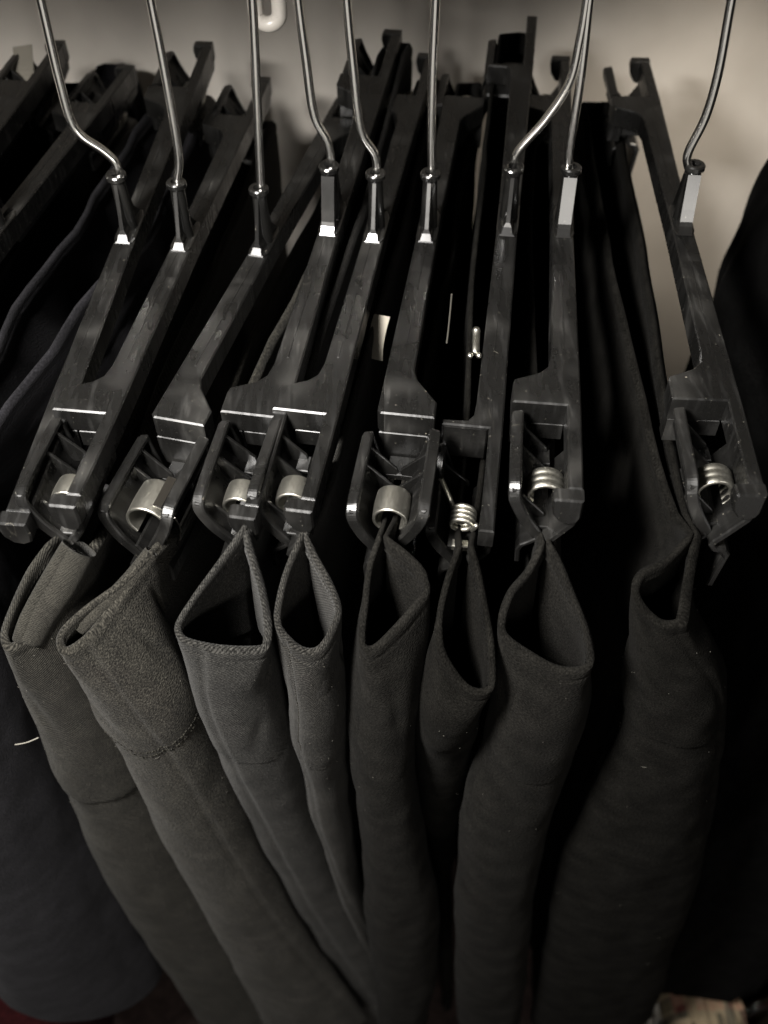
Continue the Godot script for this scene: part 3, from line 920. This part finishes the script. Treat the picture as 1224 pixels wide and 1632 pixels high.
	var dress := {
		2: [M.ribbed, {"yaw": -7.0, "pitch": 0.0, "roll_left": 9.0, "roll_right": 9.0, "lint": 0.012, "hem_line": 165.0, "hem_step": 1.4, "seams": [], "dents": [[0.5, 60.0, 1.4, 7.0, 1.2], [0.35, 120.0, 1.0, 8.0, 1.0]]}, "olive-black fuzzy wool trousers leftmost in the row, hem pinched into a narrow slit"],
		3: [M.wool, {"yaw": -13.0, "pitch": 1.3, "roll_left": 8.0, "roll_right": 9.0, "stitch": [["row", 88.5], ["row", 92.8]], "lint": 0.012, "hem_line": 92.0, "hem_step": 0.9, "seams": [[0.60, 0.10, 0.9]], "dents": [[0.80, 34.0, 2.6, 4.5, 1.2], [0.95, 30.0, 2.0, 4.0, 1.5], [0.42, 60.0, 1.0, 8.0, 0.6]]}, "flecked charcoal wool trousers with a double row of stitching below the teardrop hem"],
		4: [M.twill, {"yaw": -9.5, "pitch": 6.0, "roll_left": 9.0, "roll_right": 9.0, "hem_line": 112.0, "hem_step": 0.5, "seams": [[0.46, 0.12, 1.1]], "dents": [[0.72, 34.0, 2.6, 3.0, 2.1], [0.62, 80.0, 1.4, 6.0, 2.2]]}, "dark grey twill trousers with a wide triangular hem opening and a seam down the front"],
		5: [M.twill_fleck, {"yaw": -9.3, "pitch": 3.0, "roll_left": 8.0, "roll_right": 8.0, "stitch": [["down", 0.40, 0.30, 4.0, 105.0]], "lint": 0.008, "hem_line": 118.0, "hem_step": 0.3, "seams": [[0.40, 0.30, 0.4]], "dents": [[0.75, 40.0, 1.6, 4.0, 1.0], [0.3, 70.0, 1.2, 6.0, 1.9]]}, "dark grey trousers with a small oval hem opening and a dotted seam running down"],
		6: [M.black_wool, {"sink": 14.0, "yaw": -8.3, "pitch": 2.8, "roll_left": 8.0, "roll_right": 9.0, "hem_line": 126.0, "hem_step": 0.3, "seams": [[0.80, 0.1, 0.6]], "dents": [[0.55, 60.0, 1.4, 7.0, 1.3]]}, "black wool trousers in the middle whose hem flap folds open to the right"],
		7: [M.black_smooth, {"sink": 17.0, "yaw": -7.7, "pitch": 8.4, "roll_left": 13.0, "roll_right": 9.0, "hem_line": 75.0, "hem_step": 0.3, "seams": [[0.22, -0.8, 0.5]]}, "short narrow black trouser leg under the coil spring, tucked between its neighbours"],
		8: [M.black_wool, {"yaw": -6.3, "pitch": 1.5, "roll_left": 9.0, "roll_right": 9.0, "hem_line": 104.0, "hem_step": 0.8, "seams": [], "dents": [[0.3, 40.0, 2.0, 6.0, 1.0], [0.7, 70.0, 1.4, 8.0, 2.0]]}, "broad black trousers with a wide round hem opening, under the ribbed spring"],
		9: [M.black_smooth, {"ribs": true, "yaw": -3.5, "pitch": 0.7, "roll_left": 16.0, "roll_right": 6.0, "hem_line": 112.0, "hem_step": 1.0, "seams": [[0.60, 0.3, 1.6]], "dents": [[0.2, 50.0, 1.5, 6.0, 1.2]]}, "black trousers rightmost in the row, hem folded to the left, leg widening downwards"],
	}
	var legs := {}
	for k in dress:
		var d: Array = dress[k]
		d[1].seed = float(k)
		var leg := mesh_part("trousers", leg_mesh(cut_of[k][0], cut_of[k][1], d[1]), d[0], self)
		tag(leg, d[2], "trousers", "dark trousers clipped by the hem")
		legs[k] = leg
		for q in d[1].paths: stitches(leg, q, 2.1, 0.26, M.thread)
		lint(leg, d[1].lint_at, int(k) * 7)
	# layers folded inside the two left hems
	var inner := begin(true)
	tube(inner, catmull(v3([-128, -314, -262, -136, -326, -254, -146, -338, -247, -154, -350, -242]), 8), 6.6, 18, 0.95)
	mesh_part("inner_fold", done(inner), M.ribbed_fold, legs[2])
	inner = begin(true)
	tube(inner, catmull(v3([-132, -311, -262, -143, -325, -253, -153, -339, -244, -158, -349, -240]), 8), 3.4, 14, 1.0)
	mesh_part("inner_fold", done(inner), M.ribbed_fold, legs[2])
	inner = begin(true)
	tube(inner, catmull(v3([-99, -317, -263, -110, -328, -256, -123, -339, -249, -133, -349, -245]), 8), 3.0, 14, 0.7)
	mesh_part("inner_fold", done(inner), M.wool_fold, legs[3])
	var th := begin(true)
	tube(th, catmull(v3([-178, -448, -247, -184, -449.5, -245, -190, -450, -244]), 6), 0.28, 6)
	mesh_part("loose_thread", done(th), M.lint, legs[2])
	# a hook-and-bar clasp, a care label and a loose thread on the cloth between the bars
	var cl := begin(true)
	lathe(cl, v2([0.0, 2.2, 1.6, 1.6, 2.2, 0.0, 1.6, -1.6, 0.0, -2.2]), Vector3(44.6, -289, -378), 12)
	tube(cl, v3([44.6, -289, -378, 44.0, -289, -370, 43.4, -289.5, -362]), 1.9, 10)
	for x in [-2.6, 1.6]: lathe(cl, v2([0.0, 1.5, 1.3, 0.8, 1.5, 0.0, 1.3, -0.8, 0.0, -1.5]), Vector3(43.2 + x, -289.5, -360), 10)
	mesh_part("hook_clasp", done(cl), M.zinc, legs[7])
	var lb := begin()
	strip(lb, catmull(v3([-1.0, -299, -404, -3.0, -304, -399, -4.6, -310, -393, -5.0, -316, -390]), 5), Vector3(1, 0.4, 0.6), 10.5, 0.4)
	mesh_part("care_label", done(lb), M.label_cloth, legs[6])
	th = begin(true)
	tube(th, catmull(v3([35.0, -296, -418, 33.6, -298, -404, 32.0, -300, -390, 31.2, -301, -384]), 8), 0.4, 6)
	mesh_part("loose_thread", done(th), M.lint_fibre, legs[7])
	# ------------------------------------------------ garments at the edges
	var navy := mesh_part("trousers", leg_mesh([-222.0, -306, -262, -236, -330, -250, -238, -350, -236, -228, -352, -234, -216, -335, -245, -212, -306, -262],
		[-400, -236, -262, -203, -520, -228, -300, -198, -700, -220, -345, -194, -890, -217, -378, -191], {"round": 11.0, "tilt": -0.75, "yaw": -9.9, "pitch": 0.5, "roll_left": 12.0, "roll_right": 31.0, "wave": 22.0, "seed": 12.0}), M.navy, self)
	tag(navy, "wide navy grey trousers filling the bottom left corner above the dark red cloth", "trousers", "dark trousers clipped by the hem")
	var far_left := mesh_part("trousers", leg_mesh([-252.0, -300, -262, -262, -330, -250, -266, -350, -240, -258, -352, -238, -250, -335, -245, -246, -300, -262],
		[-400, -246, -275, -246, -700, -246, -300, -240, -925, -246, -310, -238], {"yaw": -6.5, "pitch": 2.0, "roll_left": 22.0, "roll_right": 14.0, "seed": 13.0}), M.deep_black, self)
	tag(far_left, "black trousers under the far left corner hanger, only their top edge in the picture", "trousers", "dark trousers clipped by the hem")
	var rg := mesh_part("coat", loft([-258, 290, -455, 16, 120, -285, 290, -455, 46, 146, -380, 298, -455, 72, 152, -700, 316, -455, 80, 158, -1062, 330, -455, 84, 160, -1070, 330, -455, 78, 154], 0.6, 14.0, 0.03, 42), M.deep_black, self)
	tag(rg, "long black coat hanging at the right edge against the wall", "coat")
	var bg := mesh_part("garment", loft([-322, -199, -705, 12, 20, -336, -199, -705, 17, 30, -600, -200, -705, 20, 36, -1000, -200, -705, 22, 38], 0.6, 4.0, 0.05, 43), M.navy, self)
	tag(bg, "square-topped dark navy garment behind the far clips at the top left", "garment")
	var bg2 := mesh_part("garment", loft([-345, -171, -705, 5, 20, -357, -171, -705, 9, 30, -600, -171, -705, 12, 36, -1000, -171, -705, 14, 38], 0.6, 3.0, 0.05, 44), M.deep_black, self)
	tag(bg2, "narrow black garment just right of the square-topped navy one near the wall", "garment")
	var tg := begin()
	strip(tg, catmull(v3([-233, -262, -640, -231, -274, -626, -227, -288, -618]), 6), Vector3(1, -0.2, 0.4), 13.0, 0.8)
	var tgn := mesh_part("paper_tag", done(tg), M.label_cloth, self)
	tag(tgn, "cream paper tag tucked behind the far left clip", "tag")
	# ------------------------------------------------ white hook on the rail
	var wh := begin(true)
	var wp := PackedVector3Array()
	for k in 13:
		var a := PI * k / 12.0
		wp.append(Vector3(-62.5, -126 + 16.5 * sin(a), -472.5 + 16.5 * cos(a)))
	wp.append_array(v3([-62.5, -150, -494, -62.8, -176, -498]))
	for k in 9:
		var a := PI + PI * k / 8.0
		wp.append(Vector3(-57.0 + 5.8 * cos(a), -188 + 5.8 * sin(a), -499))
	wp.append_array(v3([-51.0, -178, -499, -50.2, -166, -499]))
	tube(wh, catmull(wp, 4), 3.9, 16)
	var whk := mesh_part("hook", done(wh), M.white_plastic, self)
	tag(whk, "white plastic hook dangling from the rail between two wire hooks", "hook")
	# ------------------------------------------------ things on the floor
	var red := mesh_part("blanket", loft([-1060, -560, -300, 150, 130, -1075, -560, -300, 220, 190, -1150, -560, -300, 235, 205, -1250, -560, -300, 240, 210], 0.5, 14.0, 0.03, 51, 9.0), M.maroon, self)
	tag(red, "dark red folded cloth low in the bottom left corner", "blanket")
	var pat := StandardMaterial3D.new()
	pat.roughness = 0.95
	pat.albedo_color = Color(0.78, 0.76, 0.73)
	pat.albedo_texture = print_cloth()
	pat.uv1_triplanar = true
	pat.uv1_scale = Vector3.ONE * 2.2
	var bag := mesh_part("bag", loft([-1110, 480, -330, 100, 120, -1122, 480, -330, 165, 180, -1190, 480, -330, 180, 200, -1250, 480, -330, 180, 200], 0.5, 12.0, 0.03, 52, 8.0), pat, self)
	tag(bag, "beige patterned cloth bag with dark strokes and red spots in the bottom right corner", "bag")
	var wc := mesh_part("cloth", loft([-1150, 298, -300, 6, 22, -1156, 298, -300, 13, 40, -1200, 296, -300, 17, 60, -1250, 296, -300, 22, 70], 0.8, 4.0, 0.04, 53, 4.0), M.white_plastic, self)
	tag(wc, "small white cloth beside the patterned bag", "cloth")
	var bc := mesh_part("cloth", loft([-1190, -25, -345, 25, 30, -1196, -25, -345, 42, 52, -1250, -25, -345, 46, 56], 0.7, 5.0, 0.04, 54, 4.0), M.label_cloth, self)
	tag(bc, "pale beige cloth on the floor, glimpsed below the middle trousers", "cloth")

func print_cloth() -> ImageTexture:
	var n := 512
	var im := Image.create(n, n, false, Image.FORMAT_RGB8)
	im.fill(Color(0.58, 0.53, 0.44))
	rng.seed = 91
	for i in 420:
		var w := rng.randi_range(4, 14)
		var h := rng.randi_range(14, 60)
		im.fill_rect(Rect2i(rng.randi_range(0, n - 15), rng.randi_range(0, n - 61), w, h), [Color(0.20, 0.17, 0.12), Color(0.36, 0.33, 0.25), Color(0.66, 0.62, 0.54), Color(0.28, 0.27, 0.22)][rng.randi_range(0, 3)])
	for i in 34: im.fill_rect(Rect2i(rng.randi_range(0, n - 31), rng.randi_range(0, n - 31), rng.randi_range(14, 30), rng.randi_range(14, 30)), Color(0.50, 0.06, 0.10))
	return ImageTexture.create_from_image(im)
